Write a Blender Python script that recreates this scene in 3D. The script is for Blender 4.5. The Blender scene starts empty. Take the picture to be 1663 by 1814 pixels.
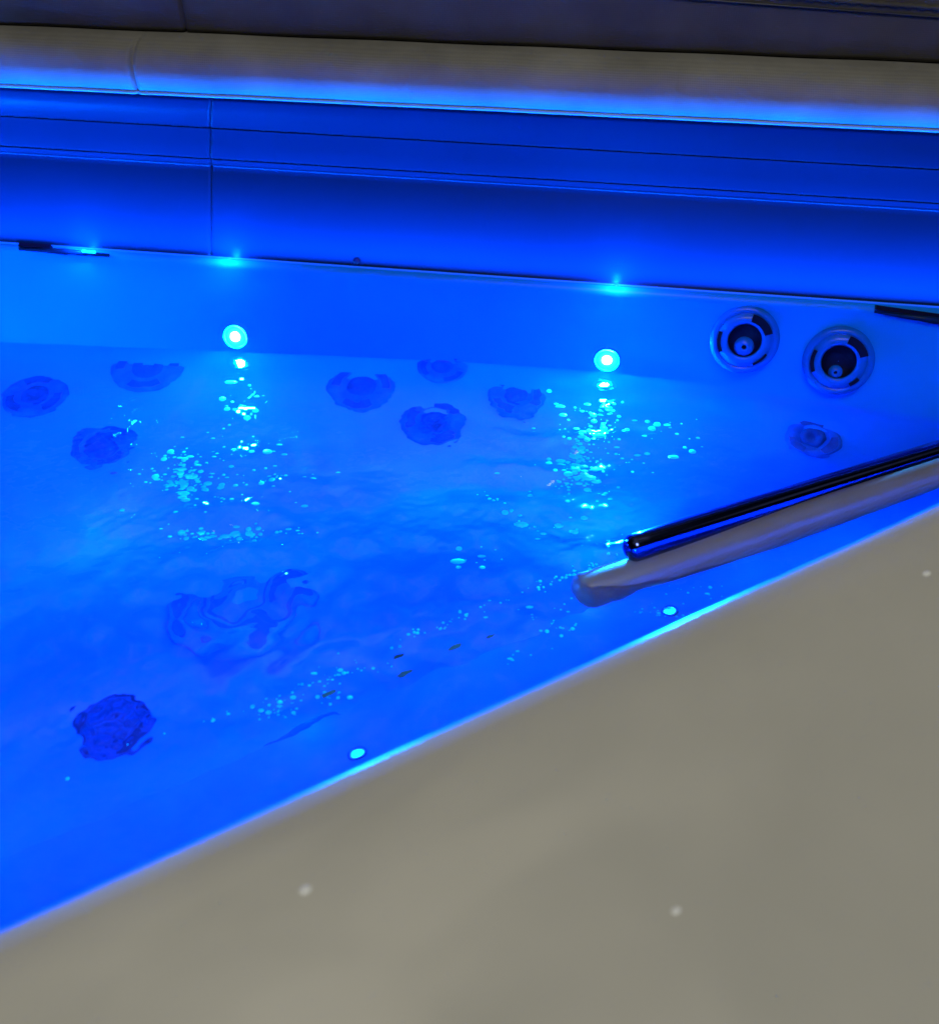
import bpy, bmesh, math, random
import numpy as np
from mathutils import Vector, Matrix
from mathutils.bvhtree import BVHTree

random.seed(7)
rng = np.random.default_rng(7)
S = bpy.context.scene
COL = S.collection

# ------------------------------------------------------------------ camera
F, CX, CY, TH = 1700.0, 831.5, 907.0, math.radians(49)
CAMZ = 1.0
cam_d = bpy.data.cameras.new('camera')
cam = bpy.data.objects.new('camera', cam_d)
COL.objects.link(cam)
cam.location = (0, 0, CAMZ)
cam.rotation_euler = (TH, 0, 0)
cam_d.sensor_fit = 'HORIZONTAL'
cam_d.sensor_width = 36.0
cam_d.lens = 36.0 * F / 1663.0
cam_d.clip_start = 0.02
cam_d.clip_end = 100
cam_d.dof.use_dof = True
cam_d.dof.focus_distance = 1.62
cam_d.dof.aperture_fstop = 3.4
S.camera = cam

# ------------------------------------------------------------------ render / view
S.render.engine = 'CYCLES'
S.view_settings.view_transform = 'Standard'
S.view_settings.look = 'None'
S.view_settings.exposure = 0
S.view_settings.gamma = 1
S.view_settings.use_curve_mapping = False
cy = S.cycles
cy.use_denoising = True
cy.max_bounces = 10
cy.diffuse_bounces = 4
cy.glossy_bounces = 4
cy.transmission_bounces = 8
cy.caustics_refractive = True
cy.caustics_reflective = True
cy.blur_glossy = 0.3
cy.sample_clamp_direct = 0
cy.sample_clamp_indirect = 400

# ------------------------------------------------------------------ world: dim evening surroundings
W = bpy.data.worlds.new('World')
S.world = W
W.use_nodes = True
nt = W.node_tree
nt.nodes.clear()
wo = nt.nodes.new('ShaderNodeOutputWorld')
bg = nt.nodes.new('ShaderNodeBackground')
tc = nt.nodes.new('ShaderNodeTexCoord')
nz = nt.nodes.new('ShaderNodeTexNoise')
nz.inputs['Scale'].default_value = 3.4
nz.inputs['Detail'].default_value = 2.5
nz.inputs['Distortion'].default_value = 0.6
cr = nt.nodes.new('ShaderNodeValToRGB')
cr.color_ramp.elements[0].position = 0.44
cr.color_ramp.elements[0].color = (0.02, 0.022, 0.026, 1)
cr.color_ramp.elements[1].position = 0.64
cr.color_ramp.elements[1].color = (1.0, 0.90, 0.68, 1)
nt.links.new(tc.outputs['Generated'], nz.inputs['Vector'])
nt.links.new(nz.outputs['Fac'], cr.inputs['Fac'])
nt.links.new(cr.outputs['Color'], bg.inputs['Color'])
sp = nt.nodes.new('ShaderNodeSeparateXYZ')
pw_ = nt.nodes.new('ShaderNodeMapRange')           # brighter overhead than at the horizon
pw_.inputs['From Min'].default_value = 0.68
pw_.inputs['From Max'].default_value = 0.95
pw_.inputs['To Min'].default_value = 0.03
pw_.inputs['To Max'].default_value = 0.45
nt.links.new(tc.outputs['Generated'], sp.inputs[0])
nt.links.new(sp.outputs['Z'], pw_.inputs['Value'])
nt.links.new(pw_.outputs[0], bg.inputs['Strength'])
nt.links.new(bg.outputs[0], wo.inputs['Surface'])


def lamp(name, kind, loc, energy, color, size=0.1, target=None, spread=None):
    d = bpy.data.lights.new(name, kind)
    d.energy = energy
    d.color = color
    if kind == 'AREA':
        d.shape = 'DISK'
        d.size = size
        if spread:
            d.spread = spread
    else:
        d.shadow_soft_size = size
    o = bpy.data.objects.new(name, d)
    COL.objects.link(o)
    o.location = loc
    if target is not None:
        o.rotation_euler = (Vector(target) - Vector(loc)).to_track_quat('-Z', 'Y').to_euler()
    return o


STRIP = 24.0      # watts per metre of the added ledge strip
WARM = (1.0, 0.985, 0.89)
BLUE = (0.0005, 0.13, 1.0)
ambient = lamp('ambient_fill', 'AREA', (0.25, -0.65, 3.4), 50, WARM, 1.4, (0.3, 0.5, 0.0))  # added soft overhead fill for the ambient light; no lamp seen there

# ------------------------------------------------------------------ pixel <-> place helpers
CT, ST = math.cos(TH), math.sin(TH)


def ray(u, v):
    dx, dy = (u - CX) / F, (CY - v) / F
    return np.array([dx, dy * CT + ST, dy * ST - CT])


def at(u, v, z):
    d = ray(u, v)
    t = (z - CAMZ) / d[2]
    return np.array([0, 0, CAMZ]) + d * t


# ------------------------------------------------------------------ materials
def mat(name, color, rough=0.4, metal=0.0, coat=0.0, coat_ior=1.5, spec=0.5, noise=0.0, nscale=6.0, bump=0.0, bscale=60.0,
        emit=None, estr=0.0, trans=0.0, ior=1.45, rnoise=0.0):
    m = bpy.data.materials.new(name)
    m.use_nodes = True
    t = m.node_tree
    b = t.nodes['Principled BSDF']
    b.inputs['Base Color'].default_value = (*color, 1)
    b.inputs['Roughness'].default_value = rough
    b.inputs['Metallic'].default_value = metal
    b.inputs['Coat Weight'].default_value = coat
    b.inputs['Coat Roughness'].default_value = 0.06
    b.inputs['Coat IOR'].default_value = coat_ior
    b.inputs['Specular IOR Level'].default_value = spec
    b.inputs['Transmission Weight'].default_value = trans
    b.inputs['IOR'].default_value = ior
    if emit:
        b.inputs['Emission Color'].default_value = (*emit, 1)
        b.inputs['Emission Strength'].default_value = estr
    g = t.nodes.new('ShaderNodeTexCoord')
    if noise > 0:
        n = t.nodes.new('ShaderNodeTexNoise')
        n.inputs['Scale'].default_value = nscale
        n.inputs['Detail'].default_value = 4
        r = t.nodes.new('ShaderNodeValToRGB')
        a = 1 - noise
        r.color_ramp.elements[0].position = 0.3
        r.color_ramp.elements[1].position = 0.7
        r.color_ramp.elements[0].color = (color[0] * a, color[1] * a, color[2] * a, 1)
        r.color_ramp.elements[1].color = (min(1, color[0] * (1 + noise)), min(1, color[1] * (1 + noise)), min(1, color[2] * (1 + noise)), 1)
        t.links.new(g.outputs['Object'], n.inputs['Vector'])
        t.links.new(n.outputs['Fac'], r.inputs['Fac'])
        t.links.new(r.outputs['Color'], b.inputs['Base Color'])
        if rnoise > 0:
            mr = t.nodes.new('ShaderNodeMapRange')
            mr.inputs['To Min'].default_value = max(0.02, rough - rnoise)
            mr.inputs['To Max'].default_value = rough + rnoise
            t.links.new(n.outputs['Fac'], mr.inputs['Value'])
            t.links.new(mr.outputs[0], b.inputs['Roughness'])
    if bump > 0:
        n2 = t.nodes.new('ShaderNodeTexNoise')
        n2.inputs['Scale'].default_value = bscale
        n2.inputs['Detail'].default_value = 3
        bp = t.nodes.new('ShaderNodeBump')
        bp.inputs['Strength'].default_value = bump
        bp.inputs['Distance'].default_value = 0.002
        t.links.new(g.outputs['Object'], n2.inputs['Vector'])
        t.links.new(n2.outputs['Fac'], bp.inputs['Height'])
        t.links.new(bp.outputs['Normal'], b.inputs['Normal'])
    return m


def fabric(name, color, wscale=520.0, bump=0.15, rough=0.75):
    """woven vinyl cloth: two crossed fine waves as weave"""
    m = bpy.data.materials.new(name)
    m.use_nodes = True
    t = m.node_tree
    b = t.nodes['Principled BSDF']
    b.inputs['Roughness'].default_value = rough
    b.inputs['Specular IOR Level'].default_value = 0.3
    g = t.nodes.new('ShaderNodeTexCoord')
    hs = []
    for ax in ('X', 'Z'):
        w = t.nodes.new('ShaderNodeTexWave')
        w.bands_direction = ax
        w.inputs['Scale'].default_value = wscale * (0.5 if ax == 'X' else 0.62) / 3.0
        w.inputs['Distortion'].default_value = 1.2
        w.inputs['Detail'].default_value = 1
        w.inputs['Detail Scale'].default_value = 0.6
        t.links.new(g.outputs['Object'], w.inputs['Vector'])
        hs.append(w)
    ad = t.nodes.new('ShaderNodeMath')
    ad.operation = 'MULTIPLY_ADD'
    ad.inputs[1].default_value = 0.45
    t.links.new(hs[0].outputs['Fac'], ad.inputs[0])
    t.links.new(hs[1].outputs['Fac'], ad.inputs[2])
    bp = t.nodes.new('ShaderNodeBump')
    bp.inputs['Strength'].default_value = bump
    bp.inputs['Distance'].default_value = 0.0012
    t.links.new(ad.outputs[0], bp.inputs['Height'])
    n = t.nodes.new('ShaderNodeTexNoise')
    n.inputs['Scale'].default_value = 9
    n.inputs['Detail'].default_value = 5
    t.links.new(g.outputs['Object'], n.inputs['Vector'])
    mx = t.nodes.new('ShaderNodeMath')
    mx.operation = 'MULTIPLY_ADD'
    mx.inputs[1].default_value = 0.10
    mx.inputs[2].default_value = 0.0
    t.links.new(ad.outputs[0], mx.inputs[0])
    su = t.nodes.new('ShaderNodeMath')
    su.operation = 'ADD'
    t.links.new(mx.outputs[0], su.inputs[0])
    t.links.new(n.outputs['Fac'], su.inputs[1])
    r = t.nodes.new('ShaderNodeValToRGB')
    r.color_ramp.elements[0].position = 0.35
    r.color_ramp.elements[1].position = 0.95
    r.color_ramp.elements[0].color = (color[0] * .72, color[1] * .72, color[2] * .72, 1)
    r.color_ramp.elements[1].color = (color[0] * 1.3, color[1] * 1.3, color[2] * 1.3, 1)
    t.links.new(su.outputs[0], r.inputs['Fac'])
    t.links.new(r.outputs['Color'], b.inputs['Base Color'])
    t.links.new(bp.outputs['Normal'], b.inputs['Normal'])
    return m


M_RIM = mat('beige_acrylic', (0.55, 0.54, 0.49), rough=0.22, coat=1.0, coat_ior=2.0, noise=0.085, nscale=2.6, bump=0.03, bscale=9, rnoise=0.06)  # colour mottling stands in for blurred reflections in the gloss
M_SHELL = mat('blue_lit_acrylic', (0.002, 0.19, 0.60), rough=0.35, spec=0.1, noise=0.05, nscale=5, bump=0.02, bscale=14)  # pale shell; the blue light is put into its base colour
M_PANEL = mat('blue_lit_wall', (0.001, 0.016, 0.048), rough=0.3, spec=0.08, noise=0.06, nscale=4, bump=0.03, bscale=10)  # blue light and the wall's dimness are put into the base colour
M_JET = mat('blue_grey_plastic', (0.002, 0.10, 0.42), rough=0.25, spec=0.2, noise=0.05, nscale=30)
M_DARK = mat('dark_plastic', (0.0015, 0.002, 0.012), rough=0.4, spec=0.15, noise=0.2, nscale=40)
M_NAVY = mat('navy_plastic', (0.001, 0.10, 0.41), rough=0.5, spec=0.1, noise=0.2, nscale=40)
M_RIPPLE = mat('ripple_dark', (0.001, 0.13, 0.47), rough=0.5, spec=0.1, noise=0.15, nscale=14)  # darker blue for the made-up disc under the ripples
M_RIPPLE2 = mat('ripple_dark_deep', (0.001, 0.08, 0.33), rough=0.5, spec=0.1, noise=0.15, nscale=14)
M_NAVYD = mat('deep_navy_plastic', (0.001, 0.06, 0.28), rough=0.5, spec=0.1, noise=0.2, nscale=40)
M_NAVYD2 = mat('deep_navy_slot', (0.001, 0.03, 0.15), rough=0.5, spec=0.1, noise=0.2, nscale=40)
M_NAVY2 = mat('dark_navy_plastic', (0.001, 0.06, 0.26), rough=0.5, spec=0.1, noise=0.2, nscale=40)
M_BAR = mat('dark_metal', (0.05, 0.07, 0.24), rough=0.12, metal=1.0, noise=0.15, nscale=30)
M_CUSH = mat('grey_foam_skin', (0.17, 0.158, 0.085), rough=0.3, coat=0.25, noise=0.08, nscale=12, bump=0.06, bscale=40)
M_SKIRT = fabric('grey_beige_vinyl_cloth', (0.19, 0.185, 0.168))
M_DKFAB = fabric('charcoal_vinyl_cloth', (0.066, 0.060, 0.044), bump=0.2)
M_PIPE = mat('grey_piping', (0.22, 0.27, 0.30), rough=0.45, noise=0.06, nscale=50)
M_ZIP = mat('zip_black', (0.006, 0.006, 0.008), rough=0.4, noise=0.2, nscale=80)
M_LED = mat('led_lens', (0.6, 0.8, 1.0), rough=0.2, emit=(0.003, 0.20, 1.0), estr=95000)
M_LEDS = mat('small_led_lens', (0.01, 0.25, 0.6), rough=0.2, emit=(0.001, 0.20, 1.0), estr=10)
M_HALO = mat('led_halo_core', (0.05, 0.30, 0.7), rough=0.35, emit=(0.001, 0.22, 1.0), estr=55)  # inner part of the LED halo, put into a glowing disc
M_HALO2 = mat('led_halo', (0.05, 0.30, 0.7), rough=0.35, emit=(0.001, 0.12, 1.0), estr=2.6)
M_HALO_RINGS = [mat('led_halo', (0.05, 0.30, 0.7), rough=0.35, emit=(0.001, 0.13, 1.0), estr=e) for e in (10, 4.0, 1.6)]  # fading halo around the LED, painted as stepped emissive rings
M_STRIP = mat('ledge_glow', (0.01, 0.1, 0.5), rough=0.5, emit=(0.0005, 0.10, 1.0), estr=0.6)
M_LAMP = mat('spa_lamp_lens', (0.5, 0.7, 1.0), rough=0.2, emit=(0.001, 0.11, 1.0), estr=2)
M_DROP = mat('water_bead', (0.95, 0.97, 0.97), rough=0.08, trans=0.15, ior=1.33, noise=0.03, nscale=60)
M_FLECK = mat('green_fleck', (0.012, 0.13, 0.08), rough=0.6, noise=0.3, nscale=200)
M_BUB = mat('bubble_glint_film', (0.01, 0.92, 1.0), rough=0.15, spec=0.2, trans=0.1, ior=1.33, noise=0.05, nscale=90)  # cyan of the LED glints is put into the film colour

M_WATER = bpy.data.materials.new('water_surface')
M_WATER.use_nodes = True
b = M_WATER.node_tree.nodes['Principled BSDF']
b.inputs['Base Color'].default_value = (0.93, 0.98, 1.0, 1)
b.inputs['Roughness'].default_value = 0.0
b.inputs['Transmission Weight'].default_value = 1.0
b.inputs['IOR'].default_value = 1.33
_t = M_WATER.node_tree
_g = _t.nodes.new('ShaderNodeTexCoord')
_n = _t.nodes.new('ShaderNodeTexNoise')
_n.inputs['Scale'].default_value = 45
_n.inputs['Detail'].default_value = 2
_b = _t.nodes.new('ShaderNodeBump')
_b.inputs['Strength'].default_value = 0.04
_b.inputs['Distance'].default_value = 0.002
_t.links.new(_g.outputs['Object'], _n.inputs['Vector'])
_t.links.new(_n.outputs['Fac'], _b.inputs['Height'])
_t.links.new(_b.outputs['Normal'], b.inputs['Normal'])


# ------------------------------------------------------------------ object helpers
def empty(name, loc, label, cat, group=None):
    o = bpy.data.objects.new(name, None)
    COL.objects.link(o)
    o.location = loc
    o.empty_display_size = 0.05
    o['label'] = label
    o['category'] = cat
    if group:
        o['group'] = group
    return o


def wloc(o):
    v = Vector((0, 0, 0))
    while o is not None:
        v = v + o.location
        o = o.parent
    return v


def obj(name, verts, faces, m, parent=None, smooth=True, loc=None, props=None):
    """one mesh object from world-space vertices"""
    base = Vector(loc) if loc is not None else (wloc(parent) if parent else Vector((0, 0, 0)))
    me = bpy.data.meshes.new(name)
    vv = np.asarray(verts, dtype=float) - np.array(base)
    me.from_pydata([tuple(p) for p in vv], [], [tuple(int(i) for i in f) for f in faces])
    bm = bmesh.new()
    bm.from_mesh(me)
    bmesh.ops.recalc_face_normals(bm, faces=bm.faces)
    bm.to_mesh(me)
    bm.free()
    if smooth:
        me.polygons.foreach_set('use_smooth', [True] * len(me.polygons))
    me.materials.append(m)
    o = bpy.data.objects.new(name, me)
    COL.objects.link(o)
    if parent:
        o.parent = parent
        o.location = base - wloc(parent)
    else:
        o.location = base
    for k, v in (props or {}).items():
        o[k] = v
    return o


def grid_faces(nr, nc, close_r=False, close_c=False):
    fs = []
    for i in range(nr if close_r else nr - 1):
        for j in range(nc if close_c else nc - 1):
            i2, j2 = (i + 1) % nr, (j + 1) % nc
            fs.append((i * nc + j, i * nc + j2, i2 * nc + j2, i2 * nc + j))
    return fs


def loft(rows, close_r=False):
    nr, nc = len(rows), len(rows[0])
    v = [p for r in rows for p in r]
    return v, grid_faces(nr, nc, close_r)


def tube(path, r, seg=12, caps=True):
    path = [Vector(p) for p in path]
    n = len(path)
    rs = r if isinstance(r, (list, tuple)) else [r] * n
    vs, fs = [], []
    up = Vector((0, 0, 1))
    for i, p in enumerate(path):
        d = (path[min(i + 1, n - 1)] - path[max(i - 1, 0)]).normalized()
        s = d.cross(up)
        if s.length < 1e-4:
            s = Vector((1, 0, 0))
        s.normalize()
        w = s.cross(d)
        for k in range(seg):
            a = 2 * math.pi * k / seg
            vs.append(p + s * (math.cos(a) * rs[i]) + w * (math.sin(a) * rs[i]))
    fs = grid_faces(n, seg, False, True)
    if caps:
        fs.append(tuple(range(seg)))
        fs.append(tuple((n - 1) * seg + k for k in range(seg)))
    return vs, fs


def capsule(a, c, r, seg=24, nose=7, along=24, r2=None):
    r2 = r if r2 is None else r2
    a, c = Vector(a), Vector(c)
    d = (c - a).normalized()
    pts, rs = [], []
    for k in range(nose):
        q = math.pi / 2 * (k / nose)
        pts.append(a - d * r * math.cos(q) * 0.8)
        rs.append(max(1e-4, r * math.sin(q)) if k else r * 0.03)
    for k in range(along + 1):
        pts.append(a.lerp(c, k / along))
        rs.append(r + (r2 - r) * k / along)
    for k in range(1, nose + 1):
        q = math.pi / 2 * (k / nose)
        pts.append(c + d * r2 * math.sin(q) * 0.8)
        rs.append(max(r2 * 0.03, r2 * math.cos(q)))
    return tube(pts, rs, seg)


def frame(p, n, tilt=0.0):
    """matrix: local z along n, local x horizontal"""
    n = Vector(n).normalized()
    x = Vector((0, 0, 1)).cross(n)
    if x.length < 0.05:
        x = Vector((1, 0, 0))
        x = (x - n * x.dot(n))
    x.normalize()
    y = n.cross(x)
    m = Matrix((x, y, n)).transposed().to_4x4()
    m.translation = Vector(p)
    return m @ Matrix.Rotation(tilt, 4, 'Z')


def lathe(mx, prof, seg=40, a0=0.0, a1=2 * math.pi, closed_prof=False):
    full = abs(a1 - a0 - 2 * math.pi) < 1e-6
    na = seg if full else seg + 1
    vs = []
    for r, h in prof:
        for k in range(na):
            a = a0 + (a1 - a0) * k / seg
            vs.append(mx @ Vector((r * math.cos(a), r * math.sin(a), h)))
    fs = grid_faces(len(prof), na, closed_prof, full)
    if closed_prof and not full:
        m_ = len(prof)
        fs.append(tuple(i * na for i in range(m_)))
        fs.append(tuple(i * na + na - 1 for i in range(m_)))
    return vs, fs


# ------------------------------------------------------------------ plan of the tub
O2 = np.array([-0.375, 0.366])
U2 = np.array([0.874, 0.486]); U2 /= np.linalg.norm(U2)
N2 = np.array([-U2[1], U2[0]])


def near(s, p, z):
    q = O2 + U2 * s + N2 * p
    return np.array([q[0], q[1], z])


us = sorted(set(list(np.linspace(-700, 2150, 96)) + [366, 369, 370.5, 372, 373.5, 375, 378]))
us = np.array(us)
WU = np.array([-700, -300, 0, 400, 800, 1100, 1300, 1450, 1663, 1900, 2150])
WV = np.array([560, 596, 606, 622, 640, 660, 688, 712, 745, 775, 800])
dense = np.linspace(-900, 2400, 661)
wv = np.interp(dense, WU, WV)
k_ = np.exp(-0.5 * (np.arange(-30, 31) / 12.0) ** 2); k_ /= k_.sum()
wv = np.convolve(np.pad(wv, 30, 'edge'), k_, 'valid')


def v_water(u):
    return float(np.interp(u, dense, wv))


far0 = np.array([at(u, v_water(u), 0.0) for u in us])          # far waterline


def line(a, m, z):
    return np.array([at(u, a + m * u, z) for u in us])


LEDGE = line(430, 0.0692, 0.17)
BEAD = line(271, 0.0628, 0.318)
GR2 = line(258, 0.0613, 0.330)
GR1 = line(205, 0.0571, 0.385)
BRIM = line(152, 0.0481, 0.445)


def outward(row):
    """horizontal normals of a plan curve, pointing away from the viewer"""
    t = np.gradient(row[:, :2], axis=0)
    n = np.stack([-t[:, 1], t[:, 0]], 1)
    n /= np.linalg.norm(n, axis=1)[:, None]
    n[n[:, 1] < 0] *= -1
    return n


def off(row, d, dz=0.0):
    r = row.copy()
    dd = np.asarray(d)
    r[:, :2] += outward(row) * (dd[:, None] if dd.ndim else dd)
    r[:, 2] += dz
    return r


BEAD = off(GR2, 0.0, -0.012)


def mix(a, b_, t):
    return a * (1 - t) + b_ * t


# ------------------------------------------------------------------ hot tub
tub = empty('hot_tub', (0.2, 1.0, -0.75), 'hot tub with glossy beige rim and blue lit inside full of rippling water', 'hot tub')

# near rim: flat glossy deck, rolled lip, gentle shelf into the water
ss = np.concatenate([np.linspace(-2.2, -0.6, 14), np.linspace(-0.55, 1.9, 70), np.linspace(2.0, 2.8, 6)])
deck = [(-0.78, -0.70), (-0.78, 0.19), (-0.765, 0.225), (-0.73, 0.248), (-0.66, 0.256), (-0.50, 0.258), (-0.34, 0.2600),
        (-0.20, 0.2610), (-0.12, 0.2612), (-0.07, 0.2600), (-0.040, 0.2575), (-0.022, 0.2540), (-0.012, 0.2502)]
inner = [(-0.012, 0.2502), (-0.006, 0.2462), (-0.001, 0.2390), (0.0035, 0.225), (0.006, 0.205), (0.008, 0.16), (0.014, 0.09), (0.022, 0.03), (0.034, -0.008),
         (0.055, -0.026), (0.12, -0.050), (0.20, -0.080), (0.27, -0.110), (0.30, -0.125)]
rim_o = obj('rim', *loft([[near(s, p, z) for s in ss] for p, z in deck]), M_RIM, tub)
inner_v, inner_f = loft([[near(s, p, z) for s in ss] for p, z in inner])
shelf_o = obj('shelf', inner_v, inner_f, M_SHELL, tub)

# basin, lofted from far waterline to near waterline
ncol = len(us)
keep = far0[:, 0] < 0.90
fc = far0[keep]
s_near = np.linspace(-2.0, 1.58, len(fc))
nc_ = np.array([near(s, 0.30, 0.0) for s in s_near])
prof = [(0, 0), (.008, -.03), (.02, -.052), (.05, -.075), (.12, -.11), (.25, -.165), (.38, -.22), (.44, -.30), (.48, -.42), (.53, -.48),
        (.68, -.49), (.74, -.44), (.90, -.46), (.955, -.42), (.968, -.30), (.972, -.22), (.985, -.17), (1, -.125)]
rows = []
for t, z in prof:
    r = mix(fc, nc_, t)
    w = np.linalg.norm((nc_ - fc)[:, :2], axis=1)
    r[:, 2] = -.125 * t + (z + .125 * t) * np.clip(w / 0.55, 0.02, 1.0)
    rows.append(r)
bas_v, bas_f = loft(rows)
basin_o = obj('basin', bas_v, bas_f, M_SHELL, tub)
# end wall of the basin, out of view on the left
ew = [[*far0[0][:2], .44], [*far0[0][:2], -.6], [*near(-2.0, .3, 0)[:2], -.6], [*near(-2.0, .3, 0)[:2], .24]]
ew = np.array(ew)
ewn = np.array([-0.02, 0, 0])
obj('end_wall', list(ew) + list(ew + ewn * 3), [(0, 1, 2, 3), (7, 6, 5, 4), (0, 4, 5, 1), (1, 5, 6, 2), (2, 6, 7, 3), (3, 7, 4, 0)], M_PANEL, tub, smooth=False)

# far wall between the water and the ledge (rounded lip on top)
lip_in = off(LEDGE, -0.016, -0.010)
wall_rows = [off(far0, -0.004, -0.03), far0, mix(far0, lip_in, .25), mix(far0, lip_in, .5), off(mix(far0, lip_in, .75), 0.004), off(mix(far0, lip_in, .9), 0.003),
             off(lip_in, 0.0, -0.006), lip_in, off(lip_in, 0.002, 0.005), off(lip_in, 0.008, 0.0095), LEDGE]
wall_v, wall_f = loft(wall_rows)
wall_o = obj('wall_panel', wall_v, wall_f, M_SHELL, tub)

# upper wall with two grooves, a bead and one vertical joint
notch = np.exp(-((us - 372) / 1.6) ** 2) * 0.006


def nrow(row, d=0.0, dz=0.0):
    return off(row, notch + d, dz)


def nmix(t):
    r = mix(LEDGE, BEAD, t)
    return r


upper_rows = [nrow(LEDGE, 0, 0), nrow(nmix(.02), .001), nrow(nmix(.1), .002), nrow(nmix(.3), .002), nrow(nmix(.6), .001), nrow(nmix(.93), 0.0),
              nrow(BEAD, 0, -.0026), nrow(BEAD, 0, -.0020), nrow(BEAD, -0.0010, -.0008), nrow(BEAD, -0.0010, .0008), nrow(BEAD, 0, .002), nrow(BEAD, 0.0, .0026), nrow(BEAD, 0.0, .0045)]
for gr in (GR2, GR1):
    upper_rows += [nrow(gr, 0, -.006), nrow(gr, 0, -.0018), nrow(gr, 0, -.0012), nrow(gr, 0.0008, -.0010), nrow(gr, 0.0040, -.0008), nrow(gr, 0.0040, .0006), nrow(gr, 0.0008, .0010),
                   nrow(gr, 0, .0012), nrow(gr, 0, .0018), nrow(gr, 0, .006)]
    upper_rows += [nrow(mix(gr, GR1 if gr is GR2 else BRIM, .5), 0.0)]
upper_rows += [nrow(BRIM, 0.0, -.010), nrow(BRIM, 0.0, -.004), nrow(BRIM, 0.006, 0.0), nrow(BRIM, 0.05, 0.001), nrow(BRIM, 0.40, 0.001)]
up_v, up_f = loft(upper_rows)
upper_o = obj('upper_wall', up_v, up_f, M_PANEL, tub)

# ---- rays onto the built surfaces
def bvh(v, f):
    return BVHTree.FromPolygons([Vector(p) for p in v], [tuple(int(i) for i in q) for q in f])


B_WALL, B_BAS, B_SHELF, B_UP = bvh(wall_v, wall_f), bvh(bas_v, bas_f), bvh(inner_v, inner_f), bvh(up_v, up_f)
CAM = Vector((0, 0, CAMZ))


def hit(tree, u, v):
    d = Vector(ray(u, v)).normalized()
    p, n, i, _ = tree.ray_cast(CAM, d)
    if p is None:
        raise RuntimeError(f'no hit {u},{v}')
    if n.dot(d) > 0:
        n = -n
    return p, n


def hit_water(u, v, tree=None):
    """where a pixel's ray, bent by flat water, meets the basin"""
    d = Vector(ray(u, v)).normalized()
    p = CAM + d * (-CAMZ / d.z)
    n = Vector((0, 0, 1))
    eta = 1 / 1.33
    c = -d.dot(n)
    r = d * eta + n * (eta * c - math.sqrt(1 - eta * eta * (1 - c * c)))
    q, nn, i, _ = (tree or B_BAS).ray_cast(p - n * 1e-4, r)
    if q is None:
        return Vector((p.x, p.y, -.2)), Vector((0, 0, 1))
    if nn.dot(r) > 0:
        nn = -nn
    return q, nn


# ---- jets above the water: flange > slots, nozzle
def arc(mx, r0, r1, h0, h1, a0, a1, seg=14):
    return lathe(mx, [(r0, h0), (r1, h0), (r1, h1), (r0, h1)], seg, math.radians(a0), math.radians(a1), True)


def jet(u, v, R, tilt, slots, noz, name='jet'):
    p, n = hit(B_WALL, u, v)
    n = (n * 0.7 + (CAM - p).normalized() * 0.3).normalized()
    p = p + n * .010
    mx = frame(p, n, 0)
    fl = obj(name, *lathe(mx, [(R * 1.24, -.03), (R * 1.22, .000), (R * 1.16, .006), (R * 1.0, .008), (R * .98, .006), (R * .95, .006), (R * .93, .010), (R * .66, .012),
                               (R * .60, .010), (R * .585, .002), (R * .57, -.020)], 48), M_JET, tub)
    for a0, a1, r0, r1 in slots:
        obj('slot', *arc(mx, R * r0, R * r1, .0105, .0135, a0, a1), M_DARK, fl, smooth=False)
    # cavity ring and nozzle ball
    obj('cavity', *lathe(mx, [(R * .585, .008), (R * .56, .002), (R * .2, .000), (.0006, .000)], 40), M_DARK, fl)
    nm = mx @ Matrix.Translation((R * noz[0], R * noz[1], -.002))
    q = [(R * noz[2] * math.sin(a), R * noz[2] * math.cos(a) * .8) for a in np.linspace(0.25, 2.2, 12)]
    q = [(max(.0006, q[0][0] * .9), q[0][1] - .008)] + q
    nz_o = obj('nozzle', *lathe(nm, q, 28), M_JET, fl)
    return fl


jet(1318, 600, 0.050, 0, [(22, 82, .70, .98), (165, 212, .84, .97), (298, 335, .86, .94)], (.02, -.24, .36))
jet(1484, 638, 0.050, 0, [(22, 80, .70, .98), (160, 210, .84, .97), (305, 328, .84, .96)], (-.02, -.40, .26))


# ---- jets under the water, dark faces in a navy ring
def under_jet(u, v, R, m_face=None, name='jet'):
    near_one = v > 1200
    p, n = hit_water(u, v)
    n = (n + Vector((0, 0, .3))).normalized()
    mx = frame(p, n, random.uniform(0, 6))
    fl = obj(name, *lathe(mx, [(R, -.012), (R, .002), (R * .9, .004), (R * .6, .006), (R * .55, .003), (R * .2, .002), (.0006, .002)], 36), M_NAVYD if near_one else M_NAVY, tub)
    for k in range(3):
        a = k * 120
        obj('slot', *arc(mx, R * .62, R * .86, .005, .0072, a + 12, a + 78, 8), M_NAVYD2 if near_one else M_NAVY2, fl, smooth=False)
    obj('nozzle', *lathe(mx, [(R * .45, .002), (R * .42, .005), (R * .22, .006), (R * .16, .003), (.0006, .003)], 24), m_face or M_NAVY2, fl)


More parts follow.
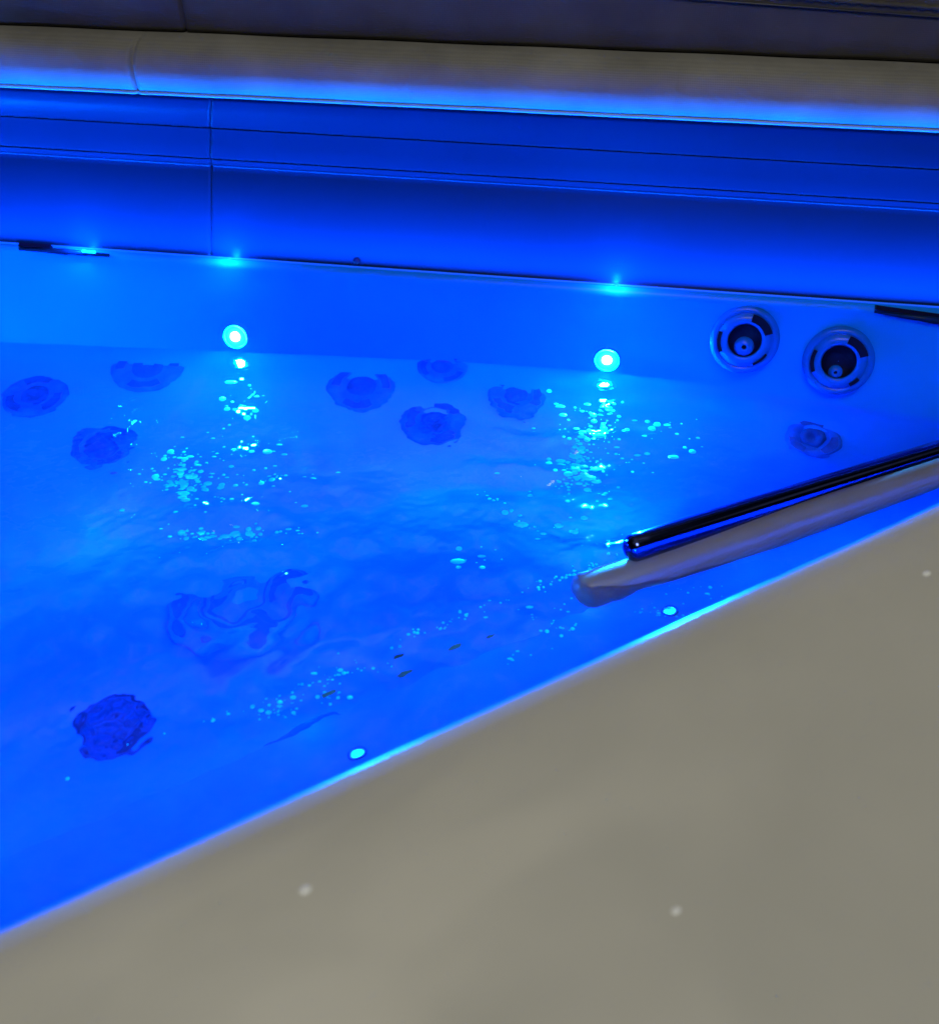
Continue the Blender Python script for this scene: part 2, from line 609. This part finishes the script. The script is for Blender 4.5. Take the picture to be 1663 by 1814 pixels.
for u, v, R in [(262, 650, .072), (62, 700, .062), (640, 684, .066), (784, 648, .050), (915, 700, .055), (768, 746, .060), (180, 790, .060), (1440, 775, .050),
                (200, 1285, .062), (-150, 690, .06), ]:
    under_jet(u, v, R)
p, n = hit_water(430, 1060)
mx = frame(p + Vector((0, 0, .012)), Vector((0, 0, 1)), .6)
sg = obj('ripple_dark_disc', *lathe(mx, [(.115, -.04), (.115, .0), (.105, .010), (.05, .016), (.0006, .017)], 40), M_RIPPLE, tub)  # made-up disc, gives the ripples above it something dark to bend
for ring_ in (.045, .082):
    obj('slot', *arc(mx, ring_, ring_ + .016, .016 - ring_ * .05, .019 - ring_ * .05, 8, 352, 40), M_RIPPLE2, sg, smooth=False)  # darker rings of the made-up disc


# ---- LED lights just above the waterline: bezel > lens, plus glowing rings painting the halo
def led(p, n, r, m, name='led_light'):
    mx = frame(p, n)
    bz = obj(name, *lathe(mx, [(r * 3.1, -.003), (r * 3.1, .002), (r * 2.9, .004), (r * 2.5, .003), (r * 2.3, -.002)], 32), M_JET, tub)
    df = obj('halo_disc', *lathe(mx, [(r * 1.74, .0011), (r * 1.4, .0023), (r * 1.05, .0025), (r * .98, .001)], 32), M_HALO if m is M_LED else m, bz)
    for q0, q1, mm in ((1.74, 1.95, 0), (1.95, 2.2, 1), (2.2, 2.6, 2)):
        obj('halo_ring', *lathe(mx, [(r * q1, .0005), (r * q0, .0010)], 32), M_HALO_RINGS[mm], bz)
    q = [(max(.0003, r * math.sin(a)), .001 + r * .35 * math.cos(a)) for a in np.linspace(0, math.pi / 2, 8)]
    obj('lens', *lathe(mx, q + [(r * .98, .000)], 24), m, bz)
    return bz


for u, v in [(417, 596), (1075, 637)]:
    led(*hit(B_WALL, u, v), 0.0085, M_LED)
for u, v in [(632, 1336), (1186, 1081)]:
    led(*hit_water(u, v, B_SHELF), 0.0042, M_LEDS)


# ---- spa lamps under the water (their lenses on the near and end walls, out of sight below the rim)
def spa_lamp(p, n, power):
    mx = frame(p, n)
    bz = obj('spa_lamp', *lathe(mx, [(.075, -.01), (.075, .006), (.066, .010), (.058, .006)], 32), M_JET, tub)
    obj('lens', *lathe(mx, [(.058, .003), (.03, .005), (.0006, .005)], 32), M_LAMP, bz)
    q = Vector(p) + Vector(n).normalized() * .03
    lamp('spa_lamp_light', 'AREA', q, power, BLUE, 0.11, q + Vector(n))


nn3 = Vector((N2[0], N2[1], 0.15))
for s, pw in [(-1.1, 2.5), (-0.35, 2.5), (0.35, 2.5), (0.95, 3)]:
    q = near(s, 0.345, -0.26)
    spa_lamp(Vector(q), nn3, pw)
spa_lamp(Vector((-1.62, 1.1, -.12)), Vector((1, .1, .05)), 9)
for x_, y_, pw in [(-1.3, 0.9, 5.5), (-.9, 0.8, 4.5), (-.62, 1.15, 2.6), (-.3, 1.0, 3.6), (-.05, 1.25, 2.2), (.15, 1.2, 2.6)]:
    lamp('underwater_fill', 'POINT', (x_, y_, -.10), pw, BLUE, 0.0)  # bare fill points added in mid water, without fittings
# added unseen blue fills in the steep inner face of the near lip, shining across at the far wall and the cover
for s, pw in [(-0.95, 6.5), (-0.35, 6.5), (0.15, 6), (0.5, 0.35)]:
    q = Vector(near(s, 0.012, 0.115))
    n = Vector((N2[0], N2[1], 0.0)).normalized()
    if s > .4:
        n = (n + Vector((U2[0], U2[1], 0)) * .9).normalized()
    bz = obj('lip_fill', *lathe(frame(q, n), [(.022, -.004), (.022, .003), (.018, .005), (.015, .003)], 24), M_JET, tub)
    obj('lens', *lathe(frame(q, n), [(.015, .002), (.008, .003), (.0006, .003)], 24), M_LAMP, bz)  # glowing face of the added lip fill
    lamp('lip_fill_light', 'AREA', q + n * .012, pw, BLUE, 0.03, q + n - Vector((0, 0, .04)), math.radians(44))
spa_lamp(Vector((-1.62, 1.35, .12)), Vector((1, .1, .1)), 3)  # added lamp above the water, out of view, filling the far wall


# ---- added light strip along the ledge, not a seen fitting, washing the upper wall and the cover from below
LS = off(LEDGE, -0.004, 0.006)
pick = [i for i in range(len(us)) if -520 <= us[i] <= 1960]
st = obj('ledge_fill', *tube([tuple(LS[i] + np.array([0, .004, -.005])) for i in pick], .0022, 8), M_STRIP, tub)
segs = np.linspace(pick[0], pick[-1], 9).astype(int)
for k in range(8):
    a, c = Vector(LS[segs[k]]), Vector(LS[segs[k + 1]])
    d = (c - a)
    q = (a + c) / 2 + Vector((0, -.024, .006))
    l = lamp('ledge_fill_light', 'AREA', q, STRIP * d.length, BLUE, d.length)
    l.data.shape = 'RECTANGLE'
    l.data.size = d.length
    l.data.size_y = 0.008
    x = d.normalized()
    z = -Vector((0, 0.22, 1)).normalized()
    y = z.cross(x).normalized()
    z = x.cross(y)
    l.matrix_world = Matrix.Translation(q) @ Matrix((x, y, z)).transposed().to_4x4()

for u, v, pw in [(408, 456, 2.0), (1092, 503, 2.0), (150, 440, 1.6), (-250, 410, 1.6)]:
    p, n = hit(B_UP, u, v - 4)
    q = p + n * .032 + Vector((0, 0, .004))
    lamp('ledge_light', 'POINT', q, pw, BLUE, 0.004)
    obj('small_light', *lathe(frame(p + n * .004 - Vector((0, 0, .006)), Vector((0, 0, 1))), [(.005, -.003), (.0048, .0005), (.003, .0015), (.0004, .0018)], 18), M_STRIP, st)

# ---- waterfall spouts in the ledge: dark slot over a pale lit lip
def spout(u0, v0, u1, v1, ulip, dark_first):
    a, na = hit(B_WALL, u0, v0)
    c, nc2 = hit(B_WALL, u1, v1)
    n = (na + nc2).normalized()
    d = (c - a)
    up = d.normalized().cross(n).normalized()
    if up.z < 0:
        up = -up

    def slab(q0, q1, h0, h1, t0, t1):
        vs = []
        for q in (q0, q1):
            for hh, tt in ((h0, t0), (h1, t0), (h1, t1), (h0, t1)):
                vs.append(q + up * hh + n * tt)
        return vs, [(0, 1, 2, 3), (7, 6, 5, 4), (0, 4, 5, 1), (1, 5, 6, 2), (2, 6, 7, 3), (3, 7, 4, 0)]
    body = obj('waterfall_spout', *tube([a + n * .002, a.lerp(c, .5) + n * .006, c + n * .002], [.002, .006, .003], 12), M_PANEL, tub)
    obj('slot', *slab(a.lerp(c, dark_first[0]), a.lerp(c, dark_first[1]), .004, .012, -.004, .007), M_DARK, body, smooth=False)
    m = a.lerp(c, ulip) + n * .012
    obj('small_light', *capsule(m - d.normalized() * .012, m + d.normalized() * .012, .0025, 12, 5, 4), M_LEDS, body)


spout(35, 442, 195, 453, .80, (0.0, .35))
spout(1548, 552, 1760, 582, .62, (0.0, .9))

# ---- small plugs in the ledge
for u, v in [(632, 463)]:
    p, n = hit(B_UP if v < 470 else B_WALL, u, v)
    obj('screw_cap', *lathe(frame(p, n), [(.007, -.003), (.007, .002), (.005, .003), (.0005, .003)], 20), M_DARK, tub)

# ------------------------------------------------------------------ headrest with dark tube, half in the water
hr = empty('headrest', (0.45, 1.05, 0.03), 'grey rounded headrest with a dark glossy tube, lying half sunk along the near waterline', 'headrest')
c0, c1 = at(1043, 1052, -0.030), at(1900, 756, 0.09)
obj('cushion', *capsule(c0, c1, 0.033, 40, 10, 40, 0.018), M_CUSH, hr)
t0, t1 = at(1124, 970, 0.026), at(1900, 730, 0.055)
obj('tube', *capsule(t0, t1, 0.0215, 32, 6, 40), M_BAR, hr)

# ------------------------------------------------------------------ water
XS = np.arange(-1.95, 1.02, 0.0032)
YS = np.arange(0.20, 1.86, 0.0032)
X, Y = np.meshgrid(XS, YS)


def zone(u, v, sx, sy, ang=0.0):
    c = at(u, v, 0)
    dx, dy = X - c[0], Y - c[1]
    ca, sa = math.cos(ang), math.sin(ang)
    a, b2 = dx * ca + dy * sa, -dx * sa + dy * ca
    return np.exp(-0.5 * ((a / sx) ** 2 + (b2 / sy) ** 2))


def waves(lmin, lmax, n, ang0=None, spread=math.pi):
    # ang0: mean travel direction
    h = np.zeros_like(X)
    for _ in range(n):
        lam = math.exp(rng.uniform(math.log(lmin), math.log(lmax)))
        th = rng.uniform(-spread, spread) + (ang0 if ang0 is not None else 0)
        k = 2 * math.pi / lam
        h += np.cos(k * (X * math.cos(th) + Y * math.sin(th)) + rng.uniform(0, 6.28)) / k
    return h / math.sqrt(n / 2)          # unit rms slope


fine = waves(0.012, 0.034, 44, math.pi / 2, 0.95)
mid = waves(0.04, 0.10, 26)
roll = waves(0.07, 0.15, 14, math.pi / 2, 0.35)
lng = waves(0.12, 0.45, 14)
cho = waves(0.011, 0.022, 36)
calm = 1 / (1 + np.exp(-(1.50 - Y) / 0.05))          # calmer next to the far wall
A_f = 0.022 + calm * (0.06 * zone(600, 840, .5, .20) + 0.14 * zone(340, 850, .11, .10) + 0.09 * zone(425, 735, .06, .10) + 0.13 * zone(1040, 800, .11, .14)
                      + 0.07 * zone(1150, 770, .12, .10) + 0.10 * zone(420, 945, .12, .03) + 0.09 * zone(900, 920, .12, .05) + 0.08 * zone(1020, 945, .06, .03))
A_m = 0.018 + calm * (0.08 * zone(600, 900, .6, .25) + 0.11 * zone(420, 1060, .22, .16) + 0.06 * zone(700, 1000, .25, .14))
A_r = 0.008 + calm * (0.25 * zone(360, 850, .14, .14) + 0.26 * zone(1030, 810, .16, .15) + 0.10 * zone(430, 740, .08, .1) + 0.08 * zone(700, 980, .3, .1))
A_c = 0.002 + 0.11 * zone(200, 1290, .055, .055) + 0.05 * zone(990, 1035, .05, .03) + 0.04 * zone(560, 1190, .12, .02, .5)
H = A_r * roll + A_f * fine + A_m * mid + 0.012 * lng + A_c * cho
for (u, v, r0, amp, lam) in [(420, 1090, .17, .05, .034), (200, 1285, .10, .05, .022), (180, 790, .07, .03, .03), (60, 705, .05, .03, .03), (1440, 775, .05, .02, .03)]:
    c = at(u, v, 0)
    rr = np.hypot(X - c[0], (Y - c[1]))
    k = 2 * math.pi / lam
    H += amp / k * np.cos(k * rr + 1.5 * np.sin(3 * np.arctan2(Y - c[1], X - c[0]))) * np.exp(-0.5 * ((rr - r0) / (r0 * .35)) ** 2)

# keep the sheet inside the shell (a little way into its walls)
pn = (X - O2[0]) * N2[0] + (Y - O2[1]) * N2[1]
fx, fy = far0[:, 0], far0[:, 1]
yf = np.interp(X, fx, fy)
inside = (pn > 0.022) & (Y < yf + 0.008) & (X > -1.78)
idx = -np.ones(X.shape, dtype=int)
q = inside[:-1, :-1] & inside[1:, :-1] & inside[:-1, 1:] & inside[1:, 1:]
used = np.zeros_like(inside)
for a, b2 in ((0, 0), (0, 1), (1, 0), (1, 1)):
    used[a:used.shape[0] - 1 + a, b2:used.shape[1] - 1 + b2] |= q
idx[used] = np.arange(used.sum())
wv3 = np.stack([X[used], Y[used], H[used]], 1)
jj = np.argwhere(q)
wf = np.stack([idx[jj[:, 0], jj[:, 1]], idx[jj[:, 0], jj[:, 1] + 1], idx[jj[:, 0] + 1, jj[:, 1] + 1], idx[jj[:, 0] + 1, jj[:, 1]]], 1)
me = bpy.data.meshes.new('water')
me.vertices.add(len(wv3)); me.vertices.foreach_set('co', wv3.ravel())
me.loops.add(wf.size); me.loops.foreach_set('vertex_index', wf.ravel().astype(np.int32))
me.polygons.add(len(wf)); me.polygons.foreach_set('loop_start', np.arange(0, wf.size, 4, dtype=np.int32))
me.polygons.foreach_set('loop_total', np.full(len(wf), 4, dtype=np.int32))
me.polygons.foreach_set('use_smooth', np.ones(len(wf), dtype=bool))
me.update(calc_edges=True)
me.materials.append(M_WATER)
wat = bpy.data.objects.new('water', me)
COL.objects.link(wat)
wat['kind'] = 'structure'

# bubbles along the near waterline, plus clusters standing in for LED glints
bv, bf = [], []


def bubble(c, r, ex=1.0):
    base = len(bv)
    rows_, seg = 4, 9
    for i in range(rows_ + 1):
        a = math.pi / 2 * i / rows_
        for k in range(seg):
            t = 2 * math.pi * k / seg
            bv.append((c[0] + ex * r * math.cos(a) * math.cos(t) * (1 if i < rows_ else .02), c[1] + r * math.cos(a) * math.sin(t), c[2] + r * .4 * math.sin(a)))
    for i in range(rows_):
        for k in range(seg):
            k2 = (k + 1) % seg
            bf.append((base + i * seg + k, base + i * seg + k2, base + (i + 1) * seg + k2, base + (i + 1) * seg + k))


for _ in range(80):
    s = random.choice([random.gauss(.76, .05), random.gauss(.30, .10), random.gauss(.56, .05)])
    bubble(near(s, .303 + abs(random.gauss(0, .010)), 0.0), random.uniform(.0008, .0028))
from_px = [(330, 842, 40, 26, 95), (325, 838, 20, 15, 80), (425, 705, 20, 18, 16), (395, 942, 55, 5, 40), (345, 942, 10, 5, 14), (430, 790, 40, 40, 26), (470, 850, 60, 25, 24),
           (1040, 790, 42, 48, 80), (1025, 810, 16, 22, 55), (1035, 850, 26, 10, 36), (1070, 745, 26, 12, 26), (1068, 718, 14, 6, 12), (1150, 780, 60, 32, 34), (1020, 938, 28, 10, 10), (845, 985, 26, 16, 12), (1000, 860, 60, 20, 20), (500, 945, 40, 8, 12)]
spots = []  # clusters set where LED glints lie on the ripples
for u, v, su_, sv_, n_ in from_px:
    spots += [(random.gauss(u, su_), random.gauss(v, sv_)) for _ in range(n_)]
spots += [(850 + 110 * t + random.gauss(0, 5), 872 + 78 * t + random.gauss(0, 4)) for t in np.linspace(0, 1, 20)]
small = [(440 + 200 * t + random.gauss(0, 7), 1272 - 97 * t + random.gauss(0, 9)) for t in np.random.default_rng(3).uniform(0, 1, 46)]
for u, v, su_, sv_, n_ in [(485, 1262, 22, 8, 18), (590, 1232, 20, 8, 12), (905, 1160, 10, 8, 8), (990, 1105, 16, 16, 18), (1165, 1085, 26, 8, 26), (1230, 1045, 30, 10, 14), (640, 1185, 30, 8, 10), (950, 1080, 40, 14, 14)]:
    small += [(random.gauss(u, su_), random.gauss(v, sv_)) for _ in range(n_)]
n_big = len(spots)
spots += small
for k_sp, (u, v) in enumerate(spots):
    if v < 665:
        continue
    c = at(u, v, 0)
    i_, j_ = int(round((c[1] - YS[0]) / .0032)), int(round((c[0] - XS[0]) / .0032))
    if 0 <= i_ < H.shape[0] and 0 <= j_ < H.shape[1] and inside[i_, j_]:
        bubble((c[0], c[1], H[i_, j_] - .0004), (1 if k_sp < n_big else .5) * min(.0065, random.lognormvariate(math.log(.0022), .6)), random.choice([1, 1, 1.3, 1.9]))
obj('bubbles_and_glints', bv, bf, M_BUB, props={'kind': 'stuff'})

# ------------------------------------------------------------------ cover
cov = empty('spa_cover', (0.1, 2.0, 0.447), 'grey vinyl spa cover with folded dark panel resting on the far tub wall', 'tub cover')
cu = np.array(sorted(set(list(np.linspace(-700, 2150, 120)) + [232, 236, 239, 241, 243, 245, 247, 249, 251, 254, 258, 725, 728, 731, 1183, 1188, 1193])))
us_keep = us
us = cu
CB = line(152, 0.0481, 0.449)
crease = np.exp(-((cu - 245) / 4.0) ** 2) * 0.012 - np.exp(-((cu - 256) / 7.0) ** 2) * 0.003
wr = 0.0016 * np.sin(cu / 61.0) + 0.0012 * np.sin(cu / 23.0 + 1)
pk = 0.0022 * (np.exp(-((cu - 728) / 4.0) ** 2) + np.exp(-((cu - 1188) / 5.0) ** 2))


def crow(d, z, k=1.0):
    return off(CB, d + crease * k + wr * k - pk * k, z)


cover_rows = [crow(.42, .004, 0), crow(.05, .004, 0), crow(.004, .001, .1), crow(-.003, .006, .4), crow(-.008, .018, .8), crow(-.009, .032), crow(-.006, .046),
              crow(.002, .058), crow(.014, .068), crow(.030, .075), crow(.050, .079, .8), crow(.078, .081, .4), crow(.42, .083, 0)]
obj('lower_panel', *loft(cover_rows, True), M_SKIRT, cov)
ii = range(0, len(cu))
obj('piping', *tube([tuple(off(CB, crease * .4 + wr * .3 - .0005, .0012)[i]) for i in ii], .0034, 8), M_PIPE, cov)
# folded upper half standing behind the skirt
gap = np.exp(-((cu - 318) / 2.5) ** 2) * 0.012
ripple = 0.0015 * np.sin(cu / 47.0)
cu2 = np.array(sorted(set(list(cu) + [312, 315, 317, 318, 319, 321, 324])))
us = cu2
CB = line(152, 0.0481, 0.449)
gap = np.exp(-((cu2 - 318) / 2.2) ** 2) * 0.010
ripple = 0.0015 * np.sin(cu2 / 47.0)
P = lambda d, z, k=1.0: off(CB, d + k * (gap + ripple), z)
panel_rows = [P(.074, .0835), P(.070, .090), P(.073, .12), P(.078, .20), P(.086, .34), P(.096, .52), P(.102, .56), P(.115, .575, .3), P(.15, .58, 0), P(.172, .56, 0), P(.165, .3, 0), P(.150, .0838, 0)]
pan_v, pan_f = loft(panel_rows, True)
obj('upper_panel', pan_v, pan_f, M_DKFAB, cov)
B_PAN = bvh(pan_v, pan_f)
zp, zt = [], []
for u in np.linspace(1130, 1800, 90):
    v = -8 + (u - 1150) * 0.0735
    p, n = hit(B_PAN, u, v)
    zp.append(p + n * .0015)
    p2, n2 = hit(B_PAN, u, v - 16)
    zt.append(p2 + n2 * .001)
zo = obj('zipper', *tube(zp, .0022, 8), M_ZIP, cov)
obj('zipper_tape', *tube(zt, [.0035 + .0012 * math.sin(i * 1.9) for i in range(len(zt))], 8), M_DKFAB, zo)
us = us_keep

# ------------------------------------------------------------------ water drops on the rim and flecks in the water
def drop(u, v, r, asp, label):
    p, n = hit(bvh(*loft([[near(s, pp, z) for s in ss] for pp, z in deck])), u, v)
    mx = frame(p, n, 0.5)
    vs, fs = lathe(mx, [(r, -.0006), (r * .97, .0008), (r * .8, r * .32), (r * .45, r * .48), (.0003, r * .52)], 22)
    vs = [p + (Vector(q) - p) * 1.0 for q in vs]
    c = np.array(p)
    vs = [np.array(q) for q in vs]
    ax = np.array([U2[0], U2[1], 0])
    vs = [q_ + ax * (np.dot(q_ - c, ax) * (asp - 1)) for q_ in vs]
    obj('water_drop', vs, fs, M_DROP, loc=p, props={'label': label, 'category': 'water drop', 'group': 'water drops on the beige rim'})


drop(541, 1577, .0042, 1.3, 'pale water drop on the beige rim, the one in the lower left')
drop(1197, 1614, .0030, 1.4, 'pale water drop on the beige rim, the one in the lower middle')
drop(1641, 1016, .0034, 1.6, 'pale water drop high on the beige rim, beside the right edge')

FL = [(706, 1164, .011, 'small green fleck on the water, leftmost of the upper row near the rim'),
      (806, 1147, .013, 'small green fleck on the water, upper row, between two other flecks'),
      (868, 1128, .009, 'small green fleck on the water, nearest to the headrest end'),
      (716, 1194, .015, 'long thin green fleck in the water, lower one of a close pair'),
      (582, 1230, .014, 'green fleck in the water amid bright bubbles, farthest left of all flecks')]
for u, v, r, lab in FL:  # thin green specks at the water surface
    p, n = Vector(at(u, v, .0015)), Vector((0, 0, 1))
    mx = frame(p, n, math.atan2(U2[1], U2[0]))
    k = 11
    vs, top = [], []
    rr = [r * random.uniform(.6, 1.0) for _ in range(k)]
    for h in (0.0, 0.0012):
        for i in range(k):
            a = 2 * math.pi * i / k
            vs.append(mx @ Vector((rr[i] * math.cos(a), rr[i] * .32 * math.sin(a), h)))
    fs = [tuple(range(k)), tuple(range(2 * k - 1, k - 1, -1))] + [(i, (i + 1) % k, k + (i + 1) % k, k + i) for i in range(k)]
    obj('green_speck', vs, fs, M_FLECK, smooth=False, loc=p, props={'label': lab, 'category': 'fleck', 'group': 'green flecks along the near waterline'})
